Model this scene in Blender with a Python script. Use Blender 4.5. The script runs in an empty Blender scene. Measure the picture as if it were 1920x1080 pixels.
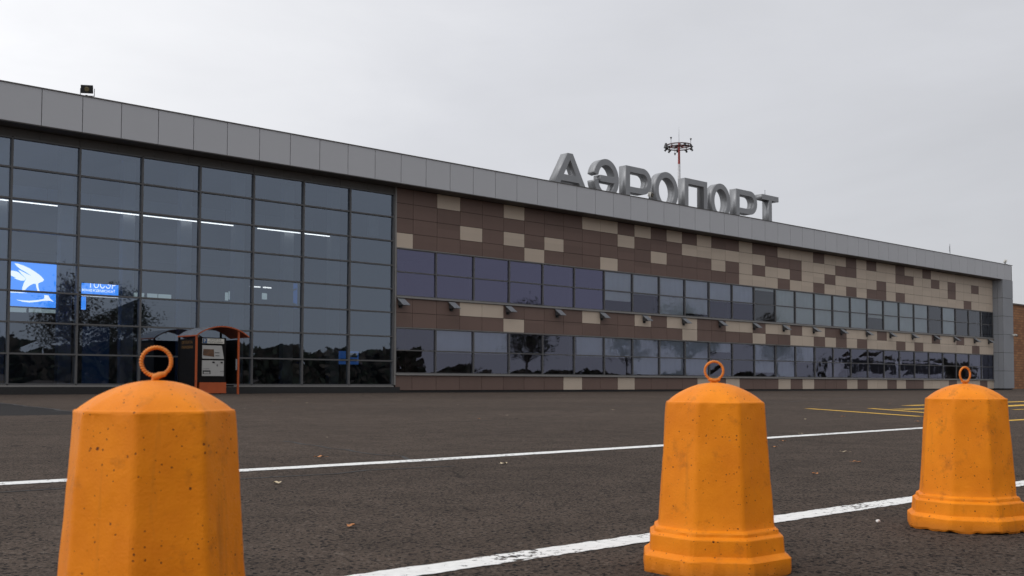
import bpy, bmesh, math, random
from mathutils import Vector, Matrix, noise, geometry
random.seed(7)
S = bpy.context.scene
COL = S.collection
R = math.radians

# ------------------------------------------------------------------ camera
cam_d = bpy.data.cameras.new("camera")
cam = bpy.data.objects.new("camera", cam_d)
COL.objects.link(cam)
S.camera = cam
YAW, PITCH, ROLL = 0.7428, 0.0422, 0.0032
CAM = Vector((0.0, -33.328, 0.39))
F0 = Vector((math.sin(YAW), math.cos(YAW), 0)); RT = Vector((math.cos(YAW), -math.sin(YAW), 0)); UP = Vector((0, 0, 1))
FW = math.cos(PITCH) * F0 + math.sin(PITCH) * UP
U1 = -math.sin(PITCH) * F0 + math.cos(PITCH) * UP
R2 = math.cos(ROLL) * RT + math.sin(ROLL) * U1
U2 = -math.sin(ROLL) * RT + math.cos(ROLL) * U1
cam.matrix_world = Matrix(((R2.x, U2.x, -FW.x, CAM.x), (R2.y, U2.y, -FW.y, CAM.y), (R2.z, U2.z, -FW.z, CAM.z), (0, 0, 0, 1)))
cam_d.lens = 37.5; cam_d.sensor_width = 36.0; cam_d.shift_y = 93.53 / 1920
cam_d.clip_start = 0.05; cam_d.clip_end = 4000
cam_d.dof.use_dof = True; cam_d.dof.focus_distance = 7.0; cam_d.dof.aperture_fstop = 14

# ------------------------------------------------------------------ sky, sun, exposure
SUNV = (RT * -0.62 + F0 * -0.78); SUNV.z = 1.5; SUNV.normalize()
SUN_EL = math.asin(SUNV.z); SUN_AZ = math.atan2(SUNV.x, SUNV.y)
W = bpy.data.worlds.new("World"); S.world = W; W.use_nodes = True
nt = W.node_tree; N = nt.nodes; LK = nt.links
for n in list(N): N.remove(n)
wo = N.new('ShaderNodeOutputWorld'); bg = N.new('ShaderNodeBackground'); bg.inputs['Strength'].default_value = 0.1
sky = N.new('ShaderNodeTexSky'); sky.sky_type = 'NISHITA'; sky.sun_disc = False
sky.sun_elevation = SUN_EL; sky.sun_rotation = SUN_AZ
tc = N.new('ShaderNodeTexCoord')
dot = N.new('ShaderNodeVectorMath'); dot.operation = 'DOT_PRODUCT'
dot.inputs[1].default_value = (-RT.x * 0.97 - F0.x * 0.1, -RT.y * 0.97 - F0.y * 0.1, 0.62)     # bright side of the overcast
mp = N.new('ShaderNodeMapping'); mp.inputs['Scale'].default_value = (1.0, 1.0, 3.2)
nz = N.new('ShaderNodeTexNoise'); nz.inputs['Scale'].default_value = 2.3; nz.inputs['Detail'].default_value = 6; nz.inputs['Roughness'].default_value = 0.55
nz.inputs['Distortion'].default_value = 0.4
ramp = N.new('ShaderNodeValToRGB')
ramp.color_ramp.elements[0].position = 0.0; ramp.color_ramp.elements[0].color = (4.6, 4.65, 4.85, 1)
ramp.color_ramp.elements[1].position = 1.0; ramp.color_ramp.elements[1].color = (15, 15, 15.2, 1)
e = ramp.color_ramp.elements.new(0.42); e.color = (7.3, 7.38, 7.75, 1)
e = ramp.color_ramp.elements.new(0.66); e.color = (9.7, 9.75, 10.0, 1)
m1 = N.new('ShaderNodeMath'); m1.operation = 'MULTIPLY_ADD'; m1.inputs[1].default_value = 0.5; m1.inputs[2].default_value = 0.42
m2 = N.new('ShaderNodeMath'); m2.operation = 'MULTIPLY_ADD'; m2.inputs[1].default_value = 0.34; m2.inputs[2].default_value = -0.17
m3 = N.new('ShaderNodeMath'); m3.operation = 'ADD'
mix = N.new('ShaderNodeMixRGB'); mix.inputs['Fac'].default_value = 0.94
LK.new(tc.outputs['Generated'], dot.inputs[0]); LK.new(tc.outputs['Generated'], mp.inputs['Vector']); LK.new(mp.outputs[0], nz.inputs['Vector'])
LK.new(dot.outputs['Value'], m1.inputs[0]); LK.new(nz.outputs['Fac'], m2.inputs[0])
LK.new(m1.outputs[0], m3.inputs[0]); LK.new(m2.outputs[0], m3.inputs[1]); LK.new(m3.outputs[0], ramp.inputs['Fac'])
LK.new(sky.outputs[0], mix.inputs['Color1']); LK.new(ramp.outputs[0], mix.inputs['Color2'])
LK.new(mix.outputs[0], bg.inputs['Color']); LK.new(bg.outputs[0], wo.inputs['Surface'])

sd = bpy.data.lights.new("sun", 'SUN'); sd.energy = 0.6; sd.angle = R(30); sd.color = (1.0, 0.97, 0.93)
sun = bpy.data.objects.new("sun", sd); COL.objects.link(sun)
sun.rotation_euler = SUNV.to_track_quat('Z', 'Y').to_euler()
S.view_settings.view_transform = 'Standard'; S.view_settings.look = 'None'
S.view_settings.exposure = 0.0; S.view_settings.gamma = 1.0
S.cycles.max_bounces = 8; S.cycles.transparent_max_bounces = 12

# ------------------------------------------------------------------ materials
def newmat(name):
    m = bpy.data.materials.new(name); m.use_nodes = True
    return m, m.node_tree.nodes, m.node_tree.links, m.node_tree.nodes['Principled BSDF']

def plain(name, col, rough=0.6, metal=0.0, var=0.10, scale=3.0, bump=0.0, spec=0.5, stretch=(1, 1, 1)):
    m, n, l, b = newmat(name)
    t = n.new('ShaderNodeTexCoord'); mpn = n.new('ShaderNodeMapping'); mpn.inputs['Scale'].default_value = stretch
    x = n.new('ShaderNodeTexNoise'); x.inputs['Scale'].default_value = scale; x.inputs['Detail'].default_value = 5
    l.new(t.outputs['Object'], mpn.inputs['Vector']); l.new(mpn.outputs[0], x.inputs['Vector'])
    hv = n.new('ShaderNodeMapRange'); hv.inputs['To Min'].default_value = 1 - var; hv.inputs['To Max'].default_value = 1 + var
    hv.inputs['From Min'].default_value = 0.25; hv.inputs['From Max'].default_value = 0.75
    l.new(x.outputs['Fac'], hv.inputs['Value'])
    mu = n.new('ShaderNodeVectorMath'); mu.operation = 'SCALE'; mu.inputs[0].default_value = col[:3]
    l.new(hv.outputs[0], mu.inputs['Scale']); l.new(mu.outputs[0], b.inputs['Base Color'])
    b.inputs['Roughness'].default_value = rough; b.inputs['Metallic'].default_value = metal
    b.inputs['Specular IOR Level'].default_value = spec
    if bump:
        bp = n.new('ShaderNodeBump'); bp.inputs['Strength'].default_value = bump; bp.inputs['Distance'].default_value = 0.01
        l.new(x.outputs['Fac'], bp.inputs['Height']); l.new(bp.outputs[0], b.inputs['Normal'])
    return m

def panel_mat(name, col, rough, x0, px, z0, pz, var=0.06, spec=0.3):
    """cladding sheet whose panels differ slightly from one another"""
    m, n, l, b = newmat(name)
    t = n.new('ShaderNodeTexCoord'); sp = n.new('ShaderNodeSeparateXYZ'); l.new(t.outputs['Object'], sp.inputs[0])
    def cell(sock, o, p):
        a = n.new('ShaderNodeMath'); a.operation = 'SUBTRACT'; a.inputs[1].default_value = o; l.new(sock, a.inputs[0])
        d = n.new('ShaderNodeMath'); d.operation = 'DIVIDE'; d.inputs[1].default_value = p; l.new(a.outputs[0], d.inputs[0])
        f = n.new('ShaderNodeMath'); f.operation = 'FLOOR'; l.new(d.outputs[0], f.inputs[0]); return f.outputs[0]
    cb = n.new('ShaderNodeCombineXYZ'); l.new(cell(sp.outputs['X'], x0, px), cb.inputs[0]); l.new(cell(sp.outputs['Z'], z0, pz), cb.inputs[1])
    wn = n.new('ShaderNodeTexWhiteNoise'); l.new(cb.outputs[0], wn.inputs['Vector'])
    x = n.new('ShaderNodeTexNoise'); x.inputs['Scale'].default_value = 0.9; x.inputs['Detail'].default_value = 6
    mpn = n.new('ShaderNodeMapping'); mpn.inputs['Scale'].default_value = (2, 1, .35); l.new(t.outputs['Object'], mpn.inputs['Vector']); l.new(mpn.outputs[0], x.inputs['Vector'])
    ad = n.new('ShaderNodeMath'); ad.operation = 'ADD'; l.new(wn.outputs['Value'], ad.inputs[0]); l.new(x.outputs['Fac'], ad.inputs[1])
    hv = n.new('ShaderNodeMapRange'); hv.inputs['From Max'].default_value = 2; hv.inputs['To Min'].default_value = 1 - var; hv.inputs['To Max'].default_value = 1 + var
    l.new(ad.outputs[0], hv.inputs['Value'])
    mu = n.new('ShaderNodeVectorMath'); mu.operation = 'SCALE'; mu.inputs[0].default_value = col; l.new(hv.outputs[0], mu.inputs['Scale'])
    l.new(mu.outputs[0], b.inputs['Base Color'])
    b.inputs['Roughness'].default_value = rough; b.inputs['Specular IOR Level'].default_value = spec
    nb = n.new('ShaderNodeTexNoise'); nb.inputs['Scale'].default_value = 1.4; l.new(t.outputs['Object'], nb.inputs['Vector'])
    bp = n.new('ShaderNodeBump'); bp.inputs['Strength'].default_value = .25; bp.inputs['Distance'].default_value = .02
    l.new(nb.outputs['Fac'], bp.inputs['Height']); l.new(bp.outputs[0], b.inputs['Normal'])
    return m

def glass(name, through, refl, ior, wave=0.06, bayw=2.0):
    m = bpy.data.materials.new(name); m.use_nodes = True; n = m.node_tree.nodes; l = m.node_tree.links
    n.remove(n['Principled BSDF']); out = n['Material Output']
    tr = n.new('ShaderNodeBsdfTransparent'); tr.inputs[0].default_value = (*through, 1)
    gl = n.new('ShaderNodeBsdfGlossy'); gl.inputs['Color'].default_value = (*refl, 1); gl.inputs['Roughness'].default_value = 0.012
    fr = n.new('ShaderNodeFresnel'); fr.inputs['IOR'].default_value = ior
    t = n.new('ShaderNodeTexCoord'); mpn = n.new('ShaderNodeMapping'); mpn.inputs['Scale'].default_value = (1, 1, 1.0)
    x = n.new('ShaderNodeTexNoise'); x.inputs['Scale'].default_value = 0.9; x.inputs['Detail'].default_value = 1.5
    l.new(t.outputs['Object'], mpn.inputs['Vector']); l.new(mpn.outputs[0], x.inputs['Vector'])
    bp = n.new('ShaderNodeBump'); bp.inputs['Strength'].default_value = wave; bp.inputs['Distance'].default_value = 0.12
    l.new(x.outputs['Fac'], bp.inputs['Height']); l.new(bp.outputs[0], gl.inputs['Normal'])
    mx = n.new('ShaderNodeMixShader'); l.new(fr.outputs[0], mx.inputs[0]); l.new(tr.outputs[0], mx.inputs[1]); l.new(gl.outputs[0], mx.inputs[2])
    l.new(mx.outputs[0], out.inputs['Surface'])
    return m

def emit(name, col, s, base=None):
    m, n, l, b = newmat(name)
    b.inputs['Base Color'].default_value = (*(base or col), 1); b.inputs['Emission Color'].default_value = (*col, 1); b.inputs['Emission Strength'].default_value = s
    b.inputs['Roughness'].default_value = .5
    return m

def asphalt_mat():
    m, n, l, b = newmat("asphalt")
    t = n.new('ShaderNodeTexCoord')
    def ns(scale, det, rough=.6):
        x = n.new('ShaderNodeTexNoise'); x.inputs['Scale'].default_value = scale; x.inputs['Detail'].default_value = det; x.inputs['Roughness'].default_value = rough
        l.new(t.outputs['Object'], x.inputs['Vector']); return x
    big = ns(.22, 4); mid = ns(3.5, 6, .7); fine = ns(115, 4, .75)
    vo = n.new('ShaderNodeTexVoronoi'); vo.inputs['Scale'].default_value = 130; l.new(t.outputs['Object'], vo.inputs['Vector'])
    vs = n.new('ShaderNodeSeparateColor'); l.new(vo.outputs['Color'], vs.inputs[0])
    r1 = n.new('ShaderNodeValToRGB'); l.new(fine.outputs['Fac'], r1.inputs['Fac'])
    r1.color_ramp.elements[0].position = .34; r1.color_ramp.elements[0].color = (.030, .0235, .019, 1)
    r1.color_ramp.elements[1].position = .68; r1.color_ramp.elements[1].color = (.137, .102, .081, 1)
    # pale and rusty aggregate grains
    st = n.new('ShaderNodeMath'); st.operation = 'GREATER_THAN'; st.inputs[1].default_value = .955; l.new(vs.outputs[0], st.inputs[0])
    mxg = n.new('ShaderNodeMixRGB'); mxg.inputs['Color2'].default_value = (.13, .105, .086, 1); l.new(st.outputs[0], mxg.inputs['Fac']); l.new(r1.outputs[0], mxg.inputs['Color1'])
    st2 = n.new('ShaderNodeMath'); st2.operation = 'LESS_THAN'; st2.inputs[1].default_value = .16; l.new(vs.outputs[1], st2.inputs[0])
    mx2 = n.new('ShaderNodeMixRGB'); mx2.inputs['Color2'].default_value = (.010, .009, .009, 1); l.new(st2.outputs[0], mx2.inputs['Fac']); l.new(mxg.outputs[0], mx2.inputs['Color1'])
    s1 = n.new('ShaderNodeMapRange'); s1.inputs['From Min'].default_value = .3; s1.inputs['From Max'].default_value = .7; s1.inputs['To Min'].default_value = .72; s1.inputs['To Max'].default_value = 1.2; l.new(mid.outputs['Fac'], s1.inputs['Value'])
    s2 = n.new('ShaderNodeMapRange'); s2.inputs['From Min'].default_value = .3; s2.inputs['From Max'].default_value = .7; s2.inputs['To Min'].default_value = .84; s2.inputs['To Max'].default_value = 1.16; l.new(big.outputs['Fac'], s2.inputs['Value'])
    mm = n.new('ShaderNodeMath'); mm.operation = 'MULTIPLY'; l.new(s1.outputs[0], mm.inputs[0]); l.new(s2.outputs[0], mm.inputs[1])
    sc = n.new('ShaderNodeVectorMath'); sc.operation = 'SCALE'; l.new(mx2.outputs[0], sc.inputs[0]); l.new(mm.outputs[0], sc.inputs['Scale'])
    oil = ns(.9, 5, .65); o2 = n.new('ShaderNodeMapRange'); o2.inputs['From Min'].default_value = .60; o2.inputs['From Max'].default_value = .72; o2.inputs['To Max'].default_value = .45; l.new(oil.outputs['Fac'], o2.inputs['Value'])
    mo = n.new('ShaderNodeMixRGB'); mo.inputs['Color2'].default_value = (.02, .017, .016, 1); l.new(o2.outputs[0], mo.inputs['Fac']); l.new(sc.outputs[0], mo.inputs['Color1'])
    cw_ = n.new('ShaderNodeTexNoise'); cw_.inputs['Scale'].default_value = 1.3; cw_.inputs['Detail'].default_value = 5; l.new(t.outputs['Object'], cw_.inputs['Vector'])
    cv = n.new('ShaderNodeVectorMath'); cv.operation = 'MULTIPLY_ADD'; cv.inputs[1].default_value = (1.1, 1.1, 0); l.new(cw_.outputs['Color'], cv.inputs[0]); l.new(t.outputs['Object'], cv.inputs[2])
    ck = n.new('ShaderNodeTexVoronoi'); ck.feature = 'DISTANCE_TO_EDGE'; ck.inputs['Scale'].default_value = .16; l.new(cv.outputs[0], ck.inputs['Vector'])
    cl_ = n.new('ShaderNodeMapRange'); cl_.inputs['From Min'].default_value = .0004; cl_.inputs['From Max'].default_value = .0016; cl_.inputs['To Min'].default_value = .8; cl_.inputs['To Max'].default_value = 0; l.new(ck.outputs['Distance'], cl_.inputs['Value'])
    mc_ = n.new('ShaderNodeMixRGB'); mc_.inputs['Color2'].default_value = (.012, .010, .009, 1); l.new(cl_.outputs[0], mc_.inputs['Fac']); l.new(mo.outputs[0], mc_.inputs['Color1'])
    l.new(mc_.outputs[0], b.inputs['Base Color'])
    b.inputs['Roughness'].default_value = .93; b.inputs['Specular IOR Level'].default_value = .12
    ad = n.new('ShaderNodeMath'); ad.operation = 'MULTIPLY_ADD'; ad.inputs[1].default_value = .5; l.new(vo.outputs['Distance'], ad.inputs[0]); l.new(fine.outputs['Fac'], ad.inputs[2])
    ad2 = n.new('ShaderNodeMath'); ad2.operation = 'MULTIPLY_ADD'; ad2.inputs[1].default_value = .5; l.new(mid.outputs['Fac'], ad2.inputs[0]); l.new(ad.outputs[0], ad2.inputs[2])
    bp = n.new('ShaderNodeBump'); bp.inputs['Strength'].default_value = .9; bp.inputs['Distance'].default_value = .006
    l.new(ad2.outputs[0], bp.inputs['Height']); l.new(bp.outputs[0], b.inputs['Normal'])
    return m

def road_paint(name, col, wear):
    m, n, l, b = newmat(name); out = n['Material Output']
    t = n.new('ShaderNodeTexCoord')
    x = n.new('ShaderNodeTexNoise'); x.inputs['Scale'].default_value = 42; x.inputs['Detail'].default_value = 5; x.inputs['Roughness'].default_value = .7; l.new(t.outputs['Object'], x.inputs['Vector'])
    y = n.new('ShaderNodeTexNoise'); y.inputs['Scale'].default_value = 4; y.inputs['Detail'].default_value = 3; l.new(t.outputs['Object'], y.inputs['Vector'])
    a = n.new('ShaderNodeMath'); a.operation = 'MULTIPLY_ADD'; a.inputs[1].default_value = .45; l.new(y.outputs['Fac'], a.inputs[0]); l.new(x.outputs['Fac'], a.inputs[2])
    c = n.new('ShaderNodeMapRange'); c.inputs['From Min'].default_value = wear; c.inputs['From Max'].default_value = wear + .05; l.new(a.outputs[0], c.inputs['Value'])
    tr = n.new('ShaderNodeBsdfTransparent'); mx = n.new('ShaderNodeMixShader')
    l.new(c.outputs[0], mx.inputs[0]); l.new(tr.outputs[0], mx.inputs[1]); l.new(b.outputs[0], mx.inputs[2]); l.new(mx.outputs[0], out.inputs['Surface'])
    v = n.new('ShaderNodeMapRange'); v.inputs['From Min'].default_value = .3; v.inputs['From Max'].default_value = .7; v.inputs['To Min'].default_value = .8; v.inputs['To Max'].default_value = 1.05; l.new(x.outputs['Fac'], v.inputs['Value'])
    s = n.new('ShaderNodeVectorMath'); s.operation = 'SCALE'; s.inputs[0].default_value = col; l.new(v.outputs[0], s.inputs['Scale']); l.new(s.outputs[0], b.inputs['Base Color'])
    b.inputs['Roughness'].default_value = .8
    return m

def bollard_mat():
    m, n, l, b = newmat("orange_painted_concrete")
    t = n.new('ShaderNodeTexCoord'); oi = n.new('ShaderNodeObjectInfo')
    off = n.new('ShaderNodeVectorMath'); off.operation = 'MULTIPLY_ADD'; off.inputs[1].default_value = (1, 1, 1)
    cmb = n.new('ShaderNodeCombineXYZ'); k = n.new('ShaderNodeMath'); k.operation = 'MULTIPLY'; k.inputs[1].default_value = 7.3; l.new(oi.outputs['Random'], k.inputs[0])
    for i in range(3): l.new(k.outputs[0], cmb.inputs[i])
    l.new(t.outputs['Object'], off.inputs[0]); l.new(cmb.outputs[0], off.inputs[2]); P = off.outputs[0]
    def ns(scale, det, st=None, rough=.6):
        x = n.new('ShaderNodeTexNoise'); x.inputs['Scale'].default_value = scale; x.inputs['Detail'].default_value = det; x.inputs['Roughness'].default_value = rough
        if st:
            q = n.new('ShaderNodeMapping'); q.inputs['Scale'].default_value = st; l.new(P, q.inputs['Vector']); l.new(q.outputs[0], x.inputs['Vector'])
        else: l.new(P, x.inputs['Vector'])
        return x
    cloud = ns(9, 5); streak = ns(26, 4, (1, 1, .09)); fine = ns(240, 3)
    def pores(scale, keep, rad):
        w = n.new('ShaderNodeTexNoise'); w.inputs['Scale'].default_value = 60; l.new(P, w.inputs['Vector'])
        wv = n.new('ShaderNodeVectorMath'); wv.operation = 'MULTIPLY_ADD'; wv.inputs[1].default_value = (.006, .006, .006); l.new(w.outputs['Color'], wv.inputs[0]); l.new(P, wv.inputs[2])
        v = n.new('ShaderNodeTexVoronoi'); v.inputs['Scale'].default_value = scale; v.inputs['Randomness'].default_value = 1; l.new(wv.outputs[0], v.inputs['Vector'])
        s = n.new('ShaderNodeSeparateColor'); l.new(v.outputs['Color'], s.inputs[0])
        sz = n.new('ShaderNodeMath'); sz.operation = 'MULTIPLY'; sz.inputs[1].default_value = rad; l.new(s.outputs[1], sz.inputs[0])
        d = n.new('ShaderNodeMath'); d.operation = 'LESS_THAN'; l.new(v.outputs['Distance'], d.inputs[0]); l.new(sz.outputs[0], d.inputs[1])
        g = n.new('ShaderNodeMath'); g.operation = 'LESS_THAN'; g.inputs[1].default_value = keep; l.new(s.outputs[0], g.inputs[0])
        q = n.new('ShaderNodeMath'); q.operation = 'MULTIPLY'; l.new(d.outputs[0], q.inputs[0]); l.new(g.outputs[0], q.inputs[1]); return q.outputs[0]
    p1 = pores(55, .4, .13); p2 = pores(150, .45, .22)
    pm = n.new('ShaderNodeMath'); pm.operation = 'MAXIMUM'; l.new(p1, pm.inputs[0]); l.new(p2, pm.inputs[1])
    r = n.new('ShaderNodeValToRGB'); l.new(cloud.outputs['Fac'], r.inputs['Fac'])
    r.color_ramp.elements[0].position = .3; r.color_ramp.elements[0].color = (.72, .195, .003, 1)
    r.color_ramp.elements[1].position = .7; r.color_ramp.elements[1].color = (.88, .265, .005, 1)
    sr = n.new('ShaderNodeMapRange'); sr.inputs['From Min'].default_value = .60; sr.inputs['From Max'].default_value = .80; sr.inputs['To Max'].default_value = .75; l.new(streak.outputs['Fac'], sr.inputs['Value'])
    mxs = n.new('ShaderNodeMixRGB'); mxs.inputs['Color2'].default_value = (.40, .13, .012, 1); l.new(sr.outputs[0], mxs.inputs['Fac']); l.new(r.outputs[0], mxs.inputs['Color1'])
    # grime near the foot
    sp = n.new('ShaderNodeSeparateXYZ'); l.new(t.outputs['Object'], sp.inputs[0])
    ft = n.new('ShaderNodeMapRange'); ft.inputs['From Min'].default_value = .0; ft.inputs['From Max'].default_value = .03; ft.inputs['To Min'].default_value = .75; ft.inputs['To Max'].default_value = 0; l.new(sp.outputs['Z'], ft.inputs['Value'])
    fm = n.new('ShaderNodeMath'); fm.operation = 'MULTIPLY'; l.new(ft.outputs[0], fm.inputs[0]); l.new(cloud.outputs['Fac'], fm.inputs[1])
    mxf = n.new('ShaderNodeMixRGB'); mxf.inputs['Color2'].default_value = (.06, .045, .03, 1); l.new(fm.outputs[0], mxf.inputs['Fac']); l.new(mxs.outputs[0], mxf.inputs['Color1'])
    st_ = ns(16, 8, None, .72); s5 = n.new('ShaderNodeMapRange'); s5.inputs['From Min'].default_value = .56; s5.inputs['From Max'].default_value = .70; s5.inputs['To Max'].default_value = .6; l.new(st_.outputs['Fac'], s5.inputs['Value'])
    mst = n.new('ShaderNodeMixRGB'); mst.inputs['Color2'].default_value = (.36, .105, .008, 1); l.new(s5.outputs[0], mst.inputs['Fac']); l.new(mxf.outputs[0], mst.inputs['Color1'])
    ch_ = ns(38, 6, None, .7); s6 = n.new('ShaderNodeMapRange'); s6.inputs['From Min'].default_value = .715; s6.inputs['From Max'].default_value = .735; s6.inputs['To Max'].default_value = .8; l.new(ch_.outputs['Fac'], s6.inputs['Value'])
    mch = n.new('ShaderNodeMixRGB'); mch.inputs['Color2'].default_value = (.30, .17, .08, 1); l.new(s6.outputs[0], mch.inputs['Fac']); l.new(mst.outputs[0], mch.inputs['Color1']); mxf = mch
    mxp = n.new('ShaderNodeMixRGB'); mxp.inputs['Color2'].default_value = (.13, .035, .006, 1); l.new(pm.outputs[0], mxp.inputs['Fac']); l.new(mxf.outputs[0], mxp.inputs['Color1'])
    l.new(mxp.outputs[0], b.inputs['Base Color'])
    b.inputs['Roughness'].default_value = .55; b.inputs['Specular IOR Level'].default_value = .22
    h = n.new('ShaderNodeMath'); h.operation = 'MULTIPLY_ADD'; h.inputs[1].default_value = -1.4; l.new(pm.outputs[0], h.inputs[0])
    h2 = n.new('ShaderNodeMath'); h2.operation = 'MULTIPLY_ADD'; h2.inputs[1].default_value = .35; l.new(fine.outputs['Fac'], h2.inputs[0]); l.new(cloud.outputs['Fac'], h2.inputs[2]); l.new(h2.outputs[0], h.inputs[2])
    bp = n.new('ShaderNodeBump'); bp.inputs['Strength'].default_value = .45; bp.inputs['Distance'].default_value = .004; l.new(h.outputs[0], bp.inputs['Height']); l.new(bp.outputs[0], b.inputs['Normal'])
    return m

def brick_mat():
    m, n, l, b = newmat("tan_brick"); t = n.new('ShaderNodeTexCoord')
    mpn = n.new('ShaderNodeMapping'); mpn.inputs['Rotation'].default_value = (R(90), 0, 0); l.new(t.outputs['Object'], mpn.inputs['Vector'])
    br = n.new('ShaderNodeTexBrick'); br.inputs['Scale'].default_value = 1.0; br.inputs['Brick Width'].default_value = .62; br.inputs['Row Height'].default_value = .22; br.inputs['Mortar Size'].default_value = .022
    br.inputs['Color1'].default_value = (.36, .17, .075, 1); br.inputs['Color2'].default_value = (.24, .10, .045, 1); br.inputs['Mortar'].default_value = (.15, .09, .055, 1)
    l.new(mpn.outputs[0], br.inputs['Vector']); l.new(br.outputs['Color'], b.inputs['Base Color']); b.inputs['Roughness'].default_value = .9
    return m

M = {}
XT0, XF0 = 25.3115, 10.9219
M['asphalt'] = asphalt_mat()
M['white_paint'] = road_paint("white_road_paint", (.80, .80, .78), .585)
M['yellow_paint'] = road_paint("yellow_road_paint", (.72, .42, .03), .56)
M['seam'] = plain("bitumen_seam", (.018, .016, .015), .8, var=.3, scale=20)
M['orange'] = bollard_mat()
M['brown'] = panel_mat("brown_cladding", (.160, .106, .088), .55, XT0, 1.2, 0.0, .596, .15)
M['beige'] = panel_mat("beige_cladding", (.54, .45, .36), .55, XT0, 1.2, 0.0, .596, .11)
M['backing'] = plain("dark_backing", (.022, .018, .016), .9, var=.1)
M['fascia'] = panel_mat("grey_fascia_panels", (.455, .46, .478), .42, XF0, 1.2039, 7.98, 1.12, .035, .45)
M['joint'] = plain("panel_joint", (.03, .03, .033), .8)
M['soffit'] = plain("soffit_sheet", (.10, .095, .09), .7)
M['frame'] = plain("grey_aluminium_frame", (.095, .094, .095), .45, var=.06, scale=2)
M['sill'] = plain("pale_metal_sill", (.22, .21, .20), .4, var=.08, scale=2)
M['glass_hall'] = glass("hall_glass", (.60, .66, .72), (.70, .82, 1.0), 2.95, .022)
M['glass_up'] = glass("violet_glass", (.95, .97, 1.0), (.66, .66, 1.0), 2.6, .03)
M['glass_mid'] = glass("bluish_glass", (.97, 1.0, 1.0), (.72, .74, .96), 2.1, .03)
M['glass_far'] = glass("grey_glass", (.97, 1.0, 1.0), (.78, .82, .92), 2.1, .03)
M['glass_low'] = glass("lower_glass", (.90, .93, .96), (.74, .77, 1.0), 2.3, .035)
M['blind'] = plain("pale_roller_blind", (.82, .88, .88), .9, var=.05, scale=1.5)
M['granite'] = plain("dark_granite", (.016, .015, .015), .45, var=.35, scale=30)
M['interior'] = plain("interior_grey", (.11, .115, .12), .85, var=.15, scale=.6)
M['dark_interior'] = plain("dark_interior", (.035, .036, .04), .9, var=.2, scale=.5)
M['pale_interior'] = plain("pale_column_plaster", (.42, .44, .46), .8, var=.06)
M['letter'] = plain("brushed_grey_letter", (.27, .275, .285), .36, .3, var=.05, scale=2.5, stretch=(1, 1, .3))
M['lamp_white'] = emit("strip_lamp", (1, .97, .92), 2.6)
M['lamp_dim'] = emit("distant_lamp", (1, .97, .92), 1.6)
M['black'] = plain("black_enamel", (.010, .010, .011), .4, var=.2)
M['dark_metal'] = plain("dark_metal", (.045, .045, .048), .5, var=.15)
M['lampgrey'] = plain("lamp_grey", (.20, .21, .225), .4, var=.08)
M['white_case'] = plain("cream_metal", (.55, .54, .50), .45, var=.08)
M['kiosk_orange'] = plain("kiosk_orange", (.40, .075, .016), .45, var=.10, scale=4)
M['kiosk_black'] = plain("kiosk_black", (.007, .006, .006), .5, var=.2, spec=.15)
M['machine'] = plain("machine_steel", (.40, .395, .38), .5, .2, var=.06, scale=5)
M['sign_white'] = plain("sign_white", (.62, .60, .54), .5, var=.04)
M['sign_blue'] = plain("sign_blue", (.05, .10, .20), .5, var=.04)
M['screen'] = plain("brown_screen", (.10, .045, .018), .2, var=.5, scale=6)
M['letter_orange'] = plain("dull_orange_letters", (.25, .13, .04), .5, var=.1)
M['poster_blue'] = emit("lit_blue_poster", (.05, .26, .85), 1.8)
M['poster_white'] = emit("lit_poster_white", (.80, .82, .88), 2.0)
M['poster_dim'] = emit("dim_blue_poster", (.035, .12, .38), .45)
M['navy'] = emit("navy_banner", (.010, .028, .075), .25)
M['red'] = plain("mast_red", (.30, .035, .03), .5)
M['mast_white'] = plain("mast_white", (.62, .62, .64), .5)
M['brick'] = brick_mat()
M['leaf_dry'] = plain("dry_leaf", (.48, .20, .07), .8, var=.3, scale=60)
M['leaf_pale'] = plain("pale_leaf", (.55, .45, .30), .8, var=.3, scale=60)
M['pebble'] = plain("pale_pebble", (.75, .73, .70), .8)
M['bark'] = plain("bark", (.07, .06, .05), .9, var=.3, scale=8)
M['foliage'] = plain("autumn_foliage", (.035, .038, .02), .9, var=.5, scale=1.2)
M['foliage2'] = plain("brown_foliage", (.055, .04, .026), .9, var=.5, scale=1.2)
M['coach_white'] = plain("coach_white", (.75, .76, .78), .35, var=.04)
M['tyre'] = plain("tyre", (.012, .012, .012), .8)

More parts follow.
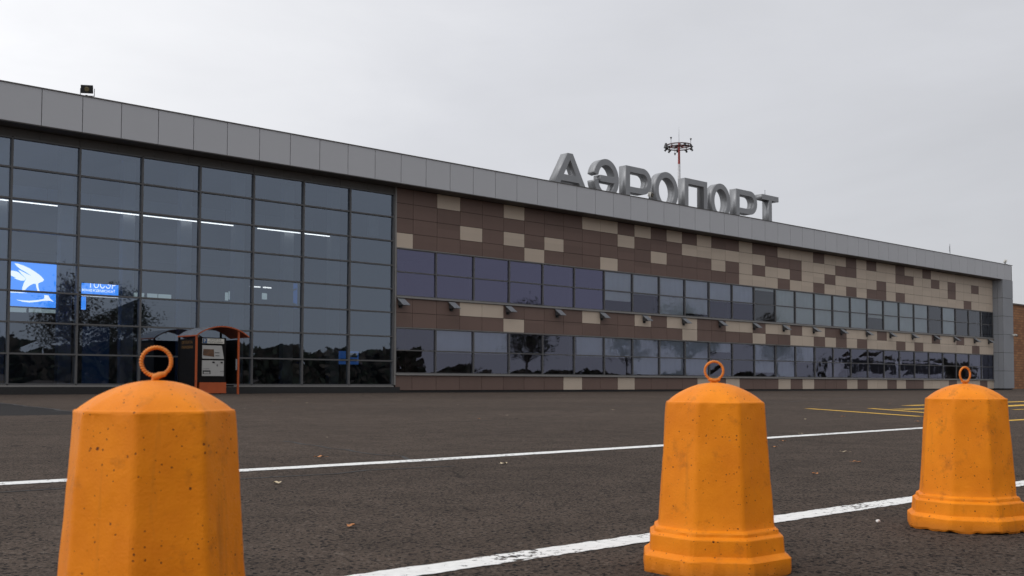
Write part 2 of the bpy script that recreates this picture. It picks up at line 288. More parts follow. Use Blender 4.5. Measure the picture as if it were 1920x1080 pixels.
# ------------------------------------------------------------------ mesh helper
class MB:
    def __init__(s): s.v = []; s.f = []; s.m = []
    def face(s, pts, mi=0):
        i = len(s.v); s.v += [tuple(p) for p in pts]; s.f.append(list(range(i, i + len(pts)))); s.m.append(mi)
    def box(s, a, b, mi=0):
        (x0, y0, z0), (x1, y1, z1) = a, b
        i = len(s.v)
        s.v += [(x0, y0, z0), (x1, y0, z0), (x1, y1, z0), (x0, y1, z0), (x0, y0, z1), (x1, y0, z1), (x1, y1, z1), (x0, y1, z1)]
        for f in ((0, 3, 2, 1), (4, 5, 6, 7), (0, 1, 5, 4), (1, 2, 6, 5), (2, 3, 7, 6), (3, 0, 4, 7)):
            s.f.append([i + k for k in f]); s.m.append(mi)
    def hull8(s, p, mi=0):
        i = len(s.v); s.v += [tuple(q) for q in p]
        for f in ((0, 3, 2, 1), (4, 5, 6, 7), (0, 1, 5, 4), (1, 2, 6, 5), (2, 3, 7, 6), (3, 0, 4, 7)):
            s.f.append([i + k for k in f]); s.m.append(mi)
    def tube(s, pts, rad, seg=8, mi=0, caps=True):
        pts = [Vector(p) for p in pts]; rings = []
        for k, p in enumerate(pts):
            d = (pts[min(k + 1, len(pts) - 1)] - pts[max(k - 1, 0)]).normalized()
            a = d.orthogonal().normalized() if abs(d.z) > .9 else d.cross(Vector((0, 0, 1))).normalized()
            c = d.cross(a); r = rad[k] if isinstance(rad, (list, tuple)) else rad
            i = len(s.v); rings.append(i)
            for j in range(seg):
                t = 2 * math.pi * j / seg; s.v.append(tuple(p + (a * math.cos(t) + c * math.sin(t)) * r))
        for k in range(len(rings) - 1):
            for j in range(seg):
                s.f.append([rings[k] + j, rings[k] + (j + 1) % seg, rings[k + 1] + (j + 1) % seg, rings[k + 1] + j]); s.m.append(mi)
        if caps:
            s.f.append([rings[0] + j for j in range(seg)][::-1]); s.m.append(mi)
            s.f.append([rings[-1] + j for j in range(seg)]); s.m.append(mi)
    def build(s, name, mats, parent=None, smooth=False, bevel=0.0, fixn=True):
        me = bpy.data.meshes.new(name); me.from_pydata(s.v, [], s.f)
        if not isinstance(mats, (list, tuple)): mats = [mats]
        for m in mats: me.materials.append(m)
        me.polygons.foreach_set('material_index', s.m)
        bm = bmesh.new(); bm.from_mesh(me)
        if fixn: bmesh.ops.recalc_face_normals(bm, faces=bm.faces)
        if bevel: bmesh.ops.bevel(bm, geom=bm.edges[:], offset=bevel, segments=2, affect='EDGES', profile=.5)
        if smooth:
            for e_ in bm.edges:
                if len(e_.link_faces) == 2 and e_.calc_face_angle(0) > R(16 if smooth == 2 else 50): e_.smooth = False
        bm.to_mesh(me); bm.free()
        if smooth: me.polygons.foreach_set('use_smooth', [True] * len(me.polygons))
        return link(name, me, parent)

def link(name, me, parent=None):
    o = bpy.data.objects.new(name, me); COL.objects.link(o)
    if parent: o.parent = parent
    return o
def empty(name, loc=(0, 0, 0), rz=0.0):
    o = bpy.data.objects.new(name, None); COL.objects.link(o); o.location = loc; o.rotation_euler.z = rz; o.empty_display_size = .2
    return o
def tag(o, label=None, cat=None, group=None, kind=None):
    if label: o['label'] = label
    if cat: o['category'] = cat
    if group: o['group'] = group
    if kind: o['kind'] = kind
    return o
def copy_tree(o, parent=None):
    c = o.copy(); COL.objects.link(c); c.parent = parent
    for ch in list(o.children): copy_tree(ch, c)
    return c
def text_mesh(body, h, bold=0.0, ext=.004, width=None, cut=None):
    """flat lettering in the XZ plane facing -Y, lower left at the origin; cut keeps only what lies below that height"""
    cu = bpy.data.curves.new('lettering', 'FONT'); cu.body = body; cu.size = 1; cu.offset = bold; cu.fill_mode = 'NONE'; cu.resolution_u = 4
    o = bpy.data.objects.new('lettering', cu); COL.objects.link(o)
    wire = bpy.data.meshes.new_from_object(o.evaluated_get(bpy.context.evaluated_depsgraph_get()))
    bpy.data.objects.remove(o); bpy.data.curves.remove(cu)
    pts = [Vector((v.co.x, v.co.y)) for v in wire.vertices]; nb = {}
    for e_ in wire.edges:
        a, b = e_.vertices; nb.setdefault(a, []).append(b); nb.setdefault(b, []).append(a)
    seen = set(); loops = []
    for st in nb:
        if st in seen: continue
        lp = [st]; seen.add(st); cur = st
        while True:
            nx = [q for q in nb[cur] if q not in seen]
            if not nx: break
            cur = nx[0]; seen.add(cur); lp.append(cur)
        loops.append(lp)
    r = geometry.delaunay_2d_cdt(pts, [], loops, 5, 1e-5)
    x0 = min(p.x for p in pts); y0 = min(p.y for p in pts)
    sy = h / (max(p.y for p in pts) - y0); sx = width / (max(p.x for p in pts) - x0) if width else sy
    me = bpy.data.meshes.new('lettering'); me.from_pydata([((p.x - x0) * sx, 0, (p.y - y0) * sy) for p in r[0]], [], r[2])
    bpy.data.meshes.remove(wire)
    bm = bmesh.new(); bm.from_mesh(me); bmesh.ops.triangulate(bm, faces=bm.faces[:])
    if cut: bmesh.ops.bisect_plane(bm, geom=bm.verts[:] + bm.edges[:] + bm.faces[:], plane_co=(0, 0, cut), plane_no=(0, 0, 1), clear_outer=True)
    bm.to_mesh(me); bm.free()
    return me
def outline_mesh(loops, depth):
    """filled outline (with holes) in XZ, front at y=0, back at y=depth"""
    cu = bpy.data.curves.new('outline', 'CURVE'); cu.dimensions = '2D'; cu.fill_mode = 'BOTH'; cu.extrude = depth / 2
    for lp in loops:
        sp = cu.splines.new('POLY'); sp.points.add(len(lp) - 1); sp.use_cyclic_u = True
        for p, q in zip(sp.points, lp): p.co = (q[0], q[1], 0, 1)
    o = bpy.data.objects.new('outline', cu); COL.objects.link(o)
    me = bpy.data.meshes.new_from_object(o.evaluated_get(bpy.context.evaluated_depsgraph_get()))
    bpy.data.objects.remove(o); bpy.data.curves.remove(cu)
    for v in me.vertices: v.co = Vector((v.co.x, depth / 2 - v.co.z, v.co.y))
    bm = bmesh.new(); bm.from_mesh(me); bmesh.ops.remove_doubles(bm, verts=bm.verts, dist=1e-5); bmesh.ops.recalc_face_normals(bm, faces=bm.faces); bm.to_mesh(me); bm.free()
    return me

# ------------------------------------------------------------------ ground and markings
g = MB(); GX = [-900, -120, -20, 0, 6, 14, 30, 80, 160, 400, 1500]; GY = [-900, -200, -60, -33, -30, -24, -12, 0, 40, 200, 1500]
for xa, xb in zip(GX[:-1], GX[1:]):
    for ya, yb in zip(GY[:-1], GY[1:]): g.face([(xa, ya, 0), (xb, ya, 0), (xb, yb, 0), (xa, yb, 0)])
tag(g.build('ground', M['asphalt']), kind='structure')
def strip(name, pts, w, mat, z=.002, jit=.0, step=.05):
    """painted line through pts; ragged edges"""
    m = MB(); P = []
    for a, b in zip(pts[:-1], pts[1:]):
        a = Vector((*a, 0)); b = Vector((*b, 0)); k = max(1, int((b - a).length / step))
        P += [a.lerp(b, i / k) for i in range(k)]
    P.append(Vector((*pts[-1], 0)))
    L = []
    for i, p in enumerate(P):
        d = (P[min(i + 1, len(P) - 1)] - P[max(i - 1, 0)]).normalized(); nn = Vector((-d.y, d.x, 0))
        L.append((p + nn * (w / 2 + random.uniform(-jit, jit)), p - nn * (w / 2 + random.uniform(-jit, jit))))
    for (a, b), (c, d) in zip(L[:-1], L[1:]):
        m.face([(a.x, a.y, z), (b.x, b.y, z), (d.x, d.y, z), (c.x, c.y, z)])
    return tag(m.build(name, mat), kind='structure')
strip('white_line', [(.2, -31.545), (1.5, -31.562), (4.4, -31.578), (7, -31.6), (14, -31.64)], .095, M['white_paint'], jit=.004, step=.02)
strip('white_line', [(-3, -28.9), (.5, -28.97), (1.56, -29.03), (3.3, -29.07), (5.2, -29.03), (6.6, -28.90), (9.4, -28.78)], .125, M['white_paint'], jit=.004, step=.05)
strip('yellow_line', [(14.85, -24.06), (12.36, -27.17)], .12, M['yellow_paint'])
strip('yellow_line', [(15.8, -24.6), (13.6, -26.9)], .12, M['yellow_paint'])
for a, b, c, d in [((15.7, -24.6), (15.4, -25.6), (16.9, -26.4), (20.2, -25.05))]:
    strip('yellow_line', [(15.6, -25.2), (17.2, -25.45), (20.2, -25.07), (30, -23.8)], .34, M['yellow_paint'])
strip('yellow_line', [(18.4, -23.9), (24.7, -23.25), (34, -22.4)], .26, M['yellow_paint'])
strip('yellow_line', [(16.9, -26.4), (24, -26.0)], .10, M['yellow_paint'])
strip('yellow_line', [(11.3, -28.45), (14, -28.40), (22, -28.2)], .12, M['yellow_paint'])
def wander(a, b, n, s):
    return [(a[0] + (b[0] - a[0]) * i / n + random.uniform(-s, s) * (0 < i < n), a[1] + (b[1] - a[1]) * i / n + random.uniform(-s, s) * (0 < i < n)) for i in range(n + 1)]
for a, b, w in [((3.67, -27.1), (3.3, -29.1), .025), ((6.3, -12.7), (4.93, -20.6), .06), ((12.7, -21.2), (20, -20.4), .05), ((20, -20.4), (34, -15), .05),
                ((.6, -29.35), (3.2, -29.45), .02), ((14, -9), (40, -7.5), .06), ((22, -12), (60, -9), .07), ((5, -19), (12, -18), .05)]:
    strip('asphalt_seam', wander(a, b, 12, .05), w, M['seam'], z=.0014, jit=w * .3, step=.2)
# damp darker patch of newer asphalt by the hall
m = MB(); m.face([(4.93, -20.6, .0009), (5.17, -19.36, .0009), (6.295, -12.694, .0009), (6.9, -7.0, .0009), (-8, -7, .0009), (-9, -20.9, .0009), (3.7, -20.5, .0009)])
tag(m.build('asphalt_patch', plain("newer_asphalt", (.028, .0265, .0265), .95, var=.4, scale=40, spec=.08)), kind='structure')

# ------------------------------------------------------------------ terminal building
ZT, ZF = 9.088, 7.987
XL, XC, XR = 0.333, 24.40, 77.66       # left end, hall / cladding joint, pier
PX1 = 79.72; OV = .734
T = empty('terminal_building', (0, 0, 0))
tag(T, 'long low airport terminal with grey roof band, glazed hall and brown and beige chequered cladding', 'building')

# fascia: one panel box per module with dark joints between
fa = MB(); fa.box((XL, -OV + .04, ZF + .01), (PX1 - .01, -.05, ZT - .03), 1)
k = -9
while True:
    x0 = XF0 + k * 1.2039; x1 = x0 + 1.2039; k += 1
    if x0 >= PX1 - .3: break
    a = max(x0, XL) + .011; b = min(x1, PX1) - .011
    if b - a < .1: continue
    fa.box((a, -OV, ZF), (b, -OV + .04, ZT), 0)
fa.box((XL - .02, -OV - .02, ZT), (PX1 + .02, .4, ZT + .035), 2)      # coping
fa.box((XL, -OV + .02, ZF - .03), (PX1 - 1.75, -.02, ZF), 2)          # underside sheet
fa.build('fascia', [M['fascia'], M['joint'], M['soffit']], T)
rf = MB(); rf.box((XL, -.04, 8.3), (PX1, 24, 8.7)); rf.build('roof', M['dark_metal'], T)

# end pier
pr = MB(); joints = [.10, 1.37, 2.69, 4.01, 5.33, 6.65, ZF]
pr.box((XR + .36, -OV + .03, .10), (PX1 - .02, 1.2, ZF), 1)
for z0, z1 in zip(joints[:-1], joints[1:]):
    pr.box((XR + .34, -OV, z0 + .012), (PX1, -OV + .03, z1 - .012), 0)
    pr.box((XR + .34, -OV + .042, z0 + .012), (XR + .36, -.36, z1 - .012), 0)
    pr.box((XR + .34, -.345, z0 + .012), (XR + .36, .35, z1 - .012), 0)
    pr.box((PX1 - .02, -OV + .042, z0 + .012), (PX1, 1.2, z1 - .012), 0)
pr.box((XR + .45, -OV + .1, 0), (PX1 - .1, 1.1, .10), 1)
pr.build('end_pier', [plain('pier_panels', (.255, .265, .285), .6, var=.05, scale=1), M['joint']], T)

# cladding bands ------------------------------------------------------
def cols(s):
    r = set()
    for t in s.split(','):
        if '-' in t: a, b = t.split('-'); r |= set(range(int(a), int(b) + 1))
        elif t: r.add(int(t))
    return r
TOP = [cols('2,5,9,10,12,14,16,19,22-24,26,27,29,31,32,34,35,37-44'),
       cols('11,15-20,24-26,29-32,35,36,38,40,41,43,44'),
       cols('3,5,7,13,17,19,21,22,24,25,27-30,32-38,40-44'),
       cols('0,6,10,19-21,23,24,26,27,29,32,34-40,42-44')]
MIDB = [cols('3,4,9,12,14,15,18,19,21,22,24,25,28-30,32-36,38,39,41-44'),
        cols('5,15,20,23,24,26,28,30-32,34,36-41,43,44')]
BOT = [cols('8,11,16,18,22,24,28,30,31,33,36-38,40-42,44')]
cl = MB()
def band(rows, ztop, zbot):
    h = (ztop - zbot) / len(rows)
    cl.box((XC + .1, .03, zbot + .004), (XR + .33, .25, ztop - .004), 2)
    for r, beige in enumerate(rows):
        z1 = ztop - r * h; z0 = z1 - h
        for c in range(45):
            x0 = XC + .1 if c == 0 else XT0 + (c - 1) * 1.2
            x1 = min(XT0 + c * 1.2, XR + .33)
            cl.box((x0 + .008, 0, z0 + .008), (x1 - .008, .03, z1 - .008), 1 if c in beige else 0)
W2T, W2M, W2B, W1T, W1M, W1B = 5.603, 4.693, 3.7435, 2.512, 1.644, .745
band(TOP, ZF - .035, W2T + .03); band(MIDB, W2B - .075, W1T + .03); band(BOT, W1B - .075, .09)
cl.build('cladding', [M['brown'], M['beige'], M['backing']], T)
tr = MB(); tr.box((XC + .02, -.035, .3), (XC + .095, .2, ZF - .035)); tr.build('corner_trim', M['sill'], T)
pl = MB(); pl.box((XC + .3, .06, 0), (XR + .3, .3, .09)); pl.box((XL, -.32, 0), (24.49, .28, .225)); pl.build('plinth', M['granite'], T)

# window bands: each bay is a window with pane and, where lowered, a blind
XW0, PW = 26.4783, 1.9819
def bay_x(i):
    a = XC + .1 if i == 0 else XW0 + (i - 1) * PW
    return a, min(XW0 + i * PW, XR + .33)
sl = MB()
for z, h in ((W2B, .07), (W1B, .07)):
    sl.box((XC + .1, -.075, z - h), (XR + .335, .2, z - .012)); sl.box((XC + .1, -.045, z - .012), (XR + .335, .2, z))
for z in (W2T, W1T): sl.box((XC + .1, -.03, z), (XR + .335, .2, z + .028))
sl.build('window_sill', M['sill'], T)
UPB = {6: 1.45, 7: 1.0, 8: 2.0, 9: 1.8, 10: 1.0, 11: 1.0, 12: .12, 13: 2.0, 14: 2.0, 15: 2.0, 16: 2.0, 17: 2.0, 18: 1.2, 19: 2., 20: 2., 21: 2., 23: 1.9}
LOB = {1: 1.0, 2: 1.0, 5: 1.0, 6: 1.0, 7: 1.9, 8: 1.9, 9: 1.9, 10: .5, 12: 1.7, 13: 2.0, 14: 1.0}
for rowi, (zt, zm, zb, blinds, gm) in enumerate(((W2T, W2M, W2B, UPB, M['glass_up']), (W1T, W1M, W1B, LOB, M['glass_low']))):
    for i in range(27):
        x0, x1 = bay_x(i)
        if x1 - x0 < .3: continue
        f = MB()
        f.box((x0, -.02, zb), (x0 + .03, .12, zt)); f.box((x1 - .03, -.02, zb), (x1 - .001, .12, zt))
        f.box((x0 + .03, -.012, zm - .022), (x1 - .03, .11, zm + .022)); f.box((x0 + .03, -.012, zb), (x1 - .03, .11, zb + .04)); f.box((x0 + .03, -.012, zt - .035), (x1 - .03, .11, zt))
        w = f.build('window', M['frame'], T)
        p = MB()
        for a, b in ((zb + .04, zm - .022), (zm + .022, zt - .035)):
            t1, t2 = random.uniform(-.003, .003), random.uniform(-.003, .003)
            p.face([(x0 + .03, .035 + t1, a), (x1 - .03, .035 - t1, a), (x1 - .03, .035 + t2, b), (x0 + .03, .035 - t2, b)])
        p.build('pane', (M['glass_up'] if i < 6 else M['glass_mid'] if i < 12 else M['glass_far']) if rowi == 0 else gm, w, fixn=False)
        if i in blinds:
            zz = zt - .04 - (zt - zm) * min(blinds[i], 1) if blinds[i] <= 1 else zm - (zm - zb) * (blinds[i] - 1)
            bl = MB(); xo = .22 if i in (5, 13) else .05
            nseg = 14
            for s_ in range(nseg):
                a = x0 + xo + (x1 - x0 - xo - .05) * s_ / nseg; b = x0 + xo + (x1 - x0 - xo - .05) * (s_ + 1) / nseg
                ya = .09 + .006 * math.sin(s_ * 2.1 + i); yb = .09 + .006 * math.sin((s_ + 1) * 2.1 + i)
                bl.face([(a, ya, zz), (b, yb, zz), (b, yb, zt - .03), (a, ya, zt - .03)])
            bl.box((x0 + xo, .08, zz - .02), (x1 - .05, .105, zz)); bl.build('blind', M['blind'], w)

# curtain wall ---------------------------------------------------------
ROWS = [.301, 1.218, 2.159, 3.09, 3.99, 4.905, 5.846, 6.776, 7.660]
MX = [10.343 + 2.002 * i for i in range(-5, 8)]
cw = MB()
for i, x in enumerate(MX): cw.box((x - .028, -.055, ROWS[0]), (x + .028, .14, ROWS[-1]))
for j, z in enumerate(ROWS):
    for a, b in zip(MX[:-1], MX[1:]): cw.box((a + .028, -.04, z - .026), (b - .028, .12, z + .026))
cwo = cw.build('curtain_wall', M['frame'], T)
bs = MB(); bs.box((XL, -.07, .226), (24.38, .2, .274)); bs.build('base_rail', M['sill'], cwo)
for a, b in zip(MX[:-1], MX[1:]):
    p = MB()
    for z0, z1 in zip(ROWS[:-1], ROWS[1:]):
        t1, t2 = random.uniform(-.004, .004), random.uniform(-.004, .004)
        p.face([(a + .028, .03 + t1, z0 + .026), (b - .028, .03 - t1, z0 + .026), (b - .028, .03 + t2, z1 - .026), (a + .028, .03 - t2, z1 - .026)])
    p.build('pane', M['glass_hall'], cwo, fixn=False)
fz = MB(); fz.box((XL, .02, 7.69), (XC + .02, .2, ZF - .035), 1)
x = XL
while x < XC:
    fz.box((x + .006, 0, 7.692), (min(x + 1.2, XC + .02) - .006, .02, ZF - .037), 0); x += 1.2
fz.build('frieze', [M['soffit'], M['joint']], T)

# interior seen through the glass
it = MB()
it.box((XL, .3, .1), (XC + .3, 15, .28), 0); it.box((XL, 14.6, .28), (XC + .3, 15, 8.2), 1); it.box((XL, .3, 7.72), (XC + .3, 14.6, 7.95), 1)
it.box((XL - .2, .3, 0), (XL, 15, 8.3), 1); it.box((XC + .1, .3, .28), (XC + .3, 14.6, 7.72), 1)
it.box((XL, 6.2, 4.75), (XC + .1, 6.8, 5.0), 0); it.box((XL, 6.0, 6.95), (XC + .1, 6.4, 7.3), 2)
it.box((XL, 9.5, 3.35), (XC + .1, 14.6, 3.6), 0)
it.build('hall_interior', [M['dark_interior'], M['interior'], M['pale_interior']], T)
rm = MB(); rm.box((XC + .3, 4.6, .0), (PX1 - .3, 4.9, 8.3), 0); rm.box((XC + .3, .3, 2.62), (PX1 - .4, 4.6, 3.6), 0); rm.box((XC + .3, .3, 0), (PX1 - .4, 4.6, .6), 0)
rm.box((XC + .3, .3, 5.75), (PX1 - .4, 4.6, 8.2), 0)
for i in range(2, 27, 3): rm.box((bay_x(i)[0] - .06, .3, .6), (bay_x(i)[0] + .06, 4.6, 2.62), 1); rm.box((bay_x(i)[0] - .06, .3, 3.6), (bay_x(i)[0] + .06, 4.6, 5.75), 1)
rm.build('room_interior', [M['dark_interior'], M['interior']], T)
ew = MB(); ew.box((XL, 23.6, 0), (PX1, 24, 8.3)); ew.box((PX1 - .3, 1.21, 0), (PX1 - .02, 23.6, 8.3)); ew.build('rear_wall', M['interior'], T)
for i, x in enumerate(MX[1:-1]):
    c = MB(); c.box((x - .2, .97, .28), (x + .2, 1.25, 7.72)); c.build('column', M['pale_interior'], T)
M['rear_light'] = emit("daylit_rear_window", (.50, .60, .58), .55)
for x0, z0, x1, z1 in ((17.75, 3.87, 18.55, 4.05), (18.69, 3.87, 19.12, 4.05), (19.17, 3.87, 19.72, 4.05), (22.2, 3.95, 22.33, 4.3), (22.37, 4.0, 22.5, 4.36), (24.0, 4.1, 24.24, 4.38), (13.3, 3.03, 13.9, 3.2), (14.0, 3.05, 15.08, 3.19), (10.2, 3.2, 11.3, 3.35), (10.1, 3.75, 10.9, 4.0)):
    a = MB(); a.box((x0, 9.36, z0), (x1, 9.4, z1)); a.build('rear_window', M['rear_light'], T)
pb = MB(); pb.box((23.82, .9, 6.11), (24.3, .95, 6.86)); pb.build('wall_panel', M['pale_interior'], T)

# hall lamps
for x0, x1, lab in ((7.3, 11.99, 'lit white strip lamp behind the hall glass, leftmost above the bird poster'), (12.72, 18.03, 'long lit white strip lamp behind the middle of the hall glass'),
                    (18.99, 22.02, 'short lit white strip lamp in the hall nearest to the brown cladding')):
    t = empty('strip_lamp', ((x0 + x1) / 2, .85, 5.895)); tag(t, lab, 'lamp', 'strip lamps in the glazed hall')
    h = (x1 - x0) / 2
    a = MB(); a.box((-h, -.02, -.014), (h, .02, .014)); a.build('tube', M['lamp_white'], t)
    a = MB(); a.box((-h, -.03, .014), (h, .03, .05)); a.box((-h + .3, -.006, .05), (-h + .312, .006, 1.74)); a.box((h - .312, -.006, .05), (h - .3, .006, 1.74)); a.build('housing', M['frame'], t)
for (x0, x1), lab in zip(((24.0, 24.5), (24.65, 25.05)), ('tiny lit dash lamp deep in the hall, left one of the pair', 'tiny lit dash lamp deep in the hall, right one of the pair')):
    t = MB(); t.box((x0 - .8, 9.0, 4.58), (min(x1 - .8, 24.3), 9.06, 4.63)); tag(t.build('ceiling_lamp', M['lamp_dim']), lab, 'lamp', 'small lamps deep in the hall')

# bird poster ----------------------------------------------------------
def to_poster(u, v):   # zoomed photo reading of the poster -> metres on the poster
    return ((u - 133) / (845 - 133) * 1.55, (740 - v) / (740 - 95) * 1.43)
t = empty('bird_poster', (11.10, 2.5, 2.80)); tag(t, 'lit square blue poster with white bird emblem behind the hall glass', 'poster')
a = MB(); a.box((0, 0, 0), (1.55, .05, 1.43)); a.build('light_box', M['poster_blue'], t)
wing = [(210, 125), (260, 127), (330, 145), (420, 180), (500, 225), (570, 270), (615, 310), (635, 335), (615, 362), (575, 380), (552, 395), (553, 440), (565, 485), (585, 525), (560, 525), (540, 490), (525, 440), (518, 400), (480, 405), (435, 430), (395, 465), (360, 508), (325, 508), (330, 460), (345, 410), (365, 365), (380, 335), (350, 305), (310, 270), (265, 215), (300, 225), (380, 262), (470, 300), (380, 245), (300, 205), (245, 165)]
tail = [(133, 235), (180, 233), (235, 238), (270, 252), (310, 285), (345, 310), (375, 335), (355, 365), (310, 370), (250, 355), (205, 335), (235, 330), (190, 315), (155, 300), (133, 285)]
hull = [(133, 535), (200, 533), (300, 535), (400, 545), (300, 548), (200, 548), (133, 553)]
boat = [(245, 648), (330, 655), (430, 655), (530, 642), (610, 625), (645, 610), (645, 560), (700, 560), (730, 610), (785, 655), (740, 640), (690, 640), (620, 648), (540, 665), (430, 680), (330, 672)]
for nm, lp in (('bird_emblem', wing), ('bird_wing', tail), ('wave_line', hull), ('wave_line', boat)):
    me = outline_mesh([[to_poster(*q) for q in lp]], .01); me.materials.append(M['poster_white']); o = link(nm, me, t); o.location.y = -.012

# lettered blue sign, cut off above as in the photo
t = empty('lettered_sign', (14.36, 5.0, 3.49)); tag(t, 'lit blue sign with white Cyrillic lettering hanging inside the glazed hall', 'sign')
a = MB(); a.box((0, 0, 0), (1.36, .05, .42)); a.build('sign_board', M['poster_blue'], t)
a = MB(); a.box((0, 0, -.53), (.15, .05, -.07)); a.build('side_strip', M['poster_blue'], t)
a = MB(); a.box((0, -.004, -.045), (1.36, .05, -.004)); a.build('white_edge', M['poster_white'], t)
me = text_mesh('кнекамск»!', .115, .006, width=1.16); me.materials.append(M['poster_white']); o = link('lettering', me, t); o.location = (.015, -.006, .125)
me = text_mesh('ТОСЭР', .30, .01, width=1.0, cut=.155)
me.materials.append(M['poster_white']); o = link('lettering', me, t); o.location = (.22, -.006, .262)
# dim posters
t = empty('hall_poster', (22.06, 4.0, 3.36)); tag(t, 'dim blue poster with pale slanting band deep in the hall', 'poster')
a = MB(); a.box((0, 0, 0), (.5, .04, .99)); a.build('sheet', M['poster_dim'], t)
a = MB(); a.face([(.02, -.004, .12), (.48, -.004, .05), (.48, -.004, .16), (.02, -.004, .30)]); a.face([(.03, -.004, .55), (.47, -.004, .75), (.47, -.004, .82), (.03, -.004, .62)]); a.build('print', M['letter'], t)
t = empty('hall_poster', (23.25, 2.0, .8)); tag(t, 'blue display board low in the hall beside the brown cladding', 'poster')
a = MB(); a.box((0, 0, .3), (.92, .04, .82)); a.build('sheet', M['poster_dim'], t); a = MB(); a.box((.05, -.004, .42), (.85, 0, .52)); a.box((.5, -.004, .58), (.85, 0, .75)); a.build('print', M['letter'], t)
a = MB(); a.box((.1, .01, -.52), (.14, .03, .3)); a.box((.78, .01, -.52), (.82, .03, .3)); a.build('leg', M['frame'], t)
t = MB(); t.box((13.68, 3, .28), (14.58, 3.05, 2.25)); tag(t.build('navy_banner', M['navy']), 'tall dark navy banner standing in the hall left of the kiosk', 'banner')

# ------------------------------------------------------------------ roof letters
sg = empty('airport_sign', (0, .4, 9.05)); tag(sg, 'large grey three dimensional letters spelling АЭРОПОРТ on the roof edge', 'sign')
H = 1.80; ST = .28
def arc(cx, cz, rx, rz, a0, a1, n): return [(cx + rx * math.cos(R(a0 + (a1 - a0) * i / n)), cz + rz * math.sin(R(a0 + (a1 - a0) * i / n))) for i in range(n + 1)]
def let_A(x0, x1):
    c = (x0 + x1) / 2; t = .17; hb = (x1 - x0) / 2; s = .36
    xl = lambda z: x0 + (c - t - x0) * z / H
    xi = lambda z: x0 + s + (c - (x0 + s)) * z / 1.51
    xr = lambda z: 2 * c - xl(z); xj = lambda z: 2 * c - xi(z)
    return [[(x0, 0), (c - t, H), (c + t, H), (x1, 0), (x1 - s, 0), (xj(.50), .50), (xi(.50), .50), (x0 + s, 0)], [(xi(.80), .80), (xj(.80), .80), (c, 1.51)]]
def let_E(x0, x1):
    c = (x0 + x1) / 2; cz = .945; rx = (x1 - x0) / 2; rz = .945; ix, iz = rx - ST, rz - ST
    o = arc(c, cz, rx, rz, 168, -172, 60)
    b0 = R(-13); b1 = R(13)
    inn1 = arc(c, cz, ix, iz, -172, -13, 30); inn2 = arc(c, cz, ix, iz, 13, 168, 30)
    return [o + inn1 + [(c - .42, inn1[-1][1]), (c - .42, inn2[0][1])] + inn2]
def let_R(x0, x1):
    hb = .53; r = (H - hb) / 2; cz = hb + r; bx = x1 - r * 1.0
    i0 = ST; ri = r - ST
    return [[(x0, 0), (x0, H), (bx, H)] + arc(bx, cz, r, r, 90, -90, 28)[1:] + [(x0 + ST + .02, hb), (x0 + ST + .02, 0)],
            [(x0 + ST + .02, hb + ST), (bx, hb + ST)] + arc(bx, cz, ri, ri, -90, 90, 24)[1:] + [(x0 + ST + .02, H - ST)]]
def let_O(x0, x1):
    c = (x0 + x1) / 2; rx = (x1 - x0) / 2
    return [arc(c, .925, rx, .955, 0, 354, 59), arc(c, .925, rx - ST, .955 - ST, 0, 354, 59)]
def let_P(x0, x1): return [[(x0, 0), (x0, H), (x1, H), (x1, 0), (x1 - ST, 0), (x1 - ST, H - ST), (x0 + ST, H - ST), (x0 + ST, 0)]]
def let_T(x0, x1):
    c = (x0 + x1) / 2; return [[(c - ST / 2, 0), (c - ST / 2, H - ST), (x0, H - ST), (x0, H), (x1, H), (x1, H - ST), (c + ST / 2, H - ST), (c + ST / 2, 0)]]
for fn, x0, x1 in ((let_A, 33.32, 35.76), (let_E, 36.13, 37.85), (let_R, 38.36, 40.25), (let_O, 40.53, 42.33), (let_P, 42.88, 44.72), (let_O, 45.06, 46.74), (let_R, 47.27, 49.19), (let_T, 49.66, 51.26)):
    me = outline_mesh(fn(x0, x1), .45); me.materials.append(M['letter']); link('letter', me, sg)
a = MB(); a.tube([(50.45, .35, H), (50.45, .35, H + .36)], .012, 6); a.build('rod', M['dark_metal'], sg)

# ------------------------------------------------------------------ lamps and cameras on the building
lamp0 = None
LX = [24.72, 27.26, 30.35, 33.3, 36.2, 39.2, 42.2, 45.2, 48.25, 51.05, 54.1, 57.1, 60.05, 62.95, 65.85, 68.9, 71.8, 74.9, 77.2]
ORD = ['first', 'second', 'third', 'fourth', 'fifth', 'sixth', 'seventh', 'eighth', 'ninth', 'tenth', 'eleventh', 'twelfth', 'thirteenth', 'fourteenth', 'fifteenth', 'sixteenth', 'seventeenth', 'eighteenth', 'last']
for i, x in enumerate(LX):
    if lamp0 is None:
        t = lamp0 = empty('wall_lamp')
        a = MB(); a.hull8([(-.13, -.36, -.13), (.13, -.36, -.13), (.13, 0, -.13), (-.13, 0, -.13), (-.13, -.34, -.115), (.13, -.34, -.115), (.13, -.04, .12), (-.13, -.04, .12)]); a.build('body', M['dark_metal'], t, bevel=.008)
        a = MB(); a.hull8([(-.17, -.41, -.135), (.17, -.41, -.135), (.17, -.02, .135), (-.17, -.02, .135), (-.17, -.415, -.115), (.17, -.415, -.115), (.17, -.02, .158), (-.17, -.02, .158)]); a.build('cover', M['lampgrey'], t)
        a = MB(); a.box((-.05, -.05, -.20), (.05, 0, -.13)); a.box((-.09, -.012, -.22), (.09, 0, .02)); a.build('bracket', M['black'], t)
    else: t = copy_tree(lamp0)
    t.location = (x, -.003, 3.50)
    tag(t, ('grey wedge lamp under the upper windows, %s along from the glazed hall' % ORD[i]) if i < 18 else 'grey wedge lamp under the upper windows, last one against the grey end pier', 'lamp', 'wedge lamps along the cladding')
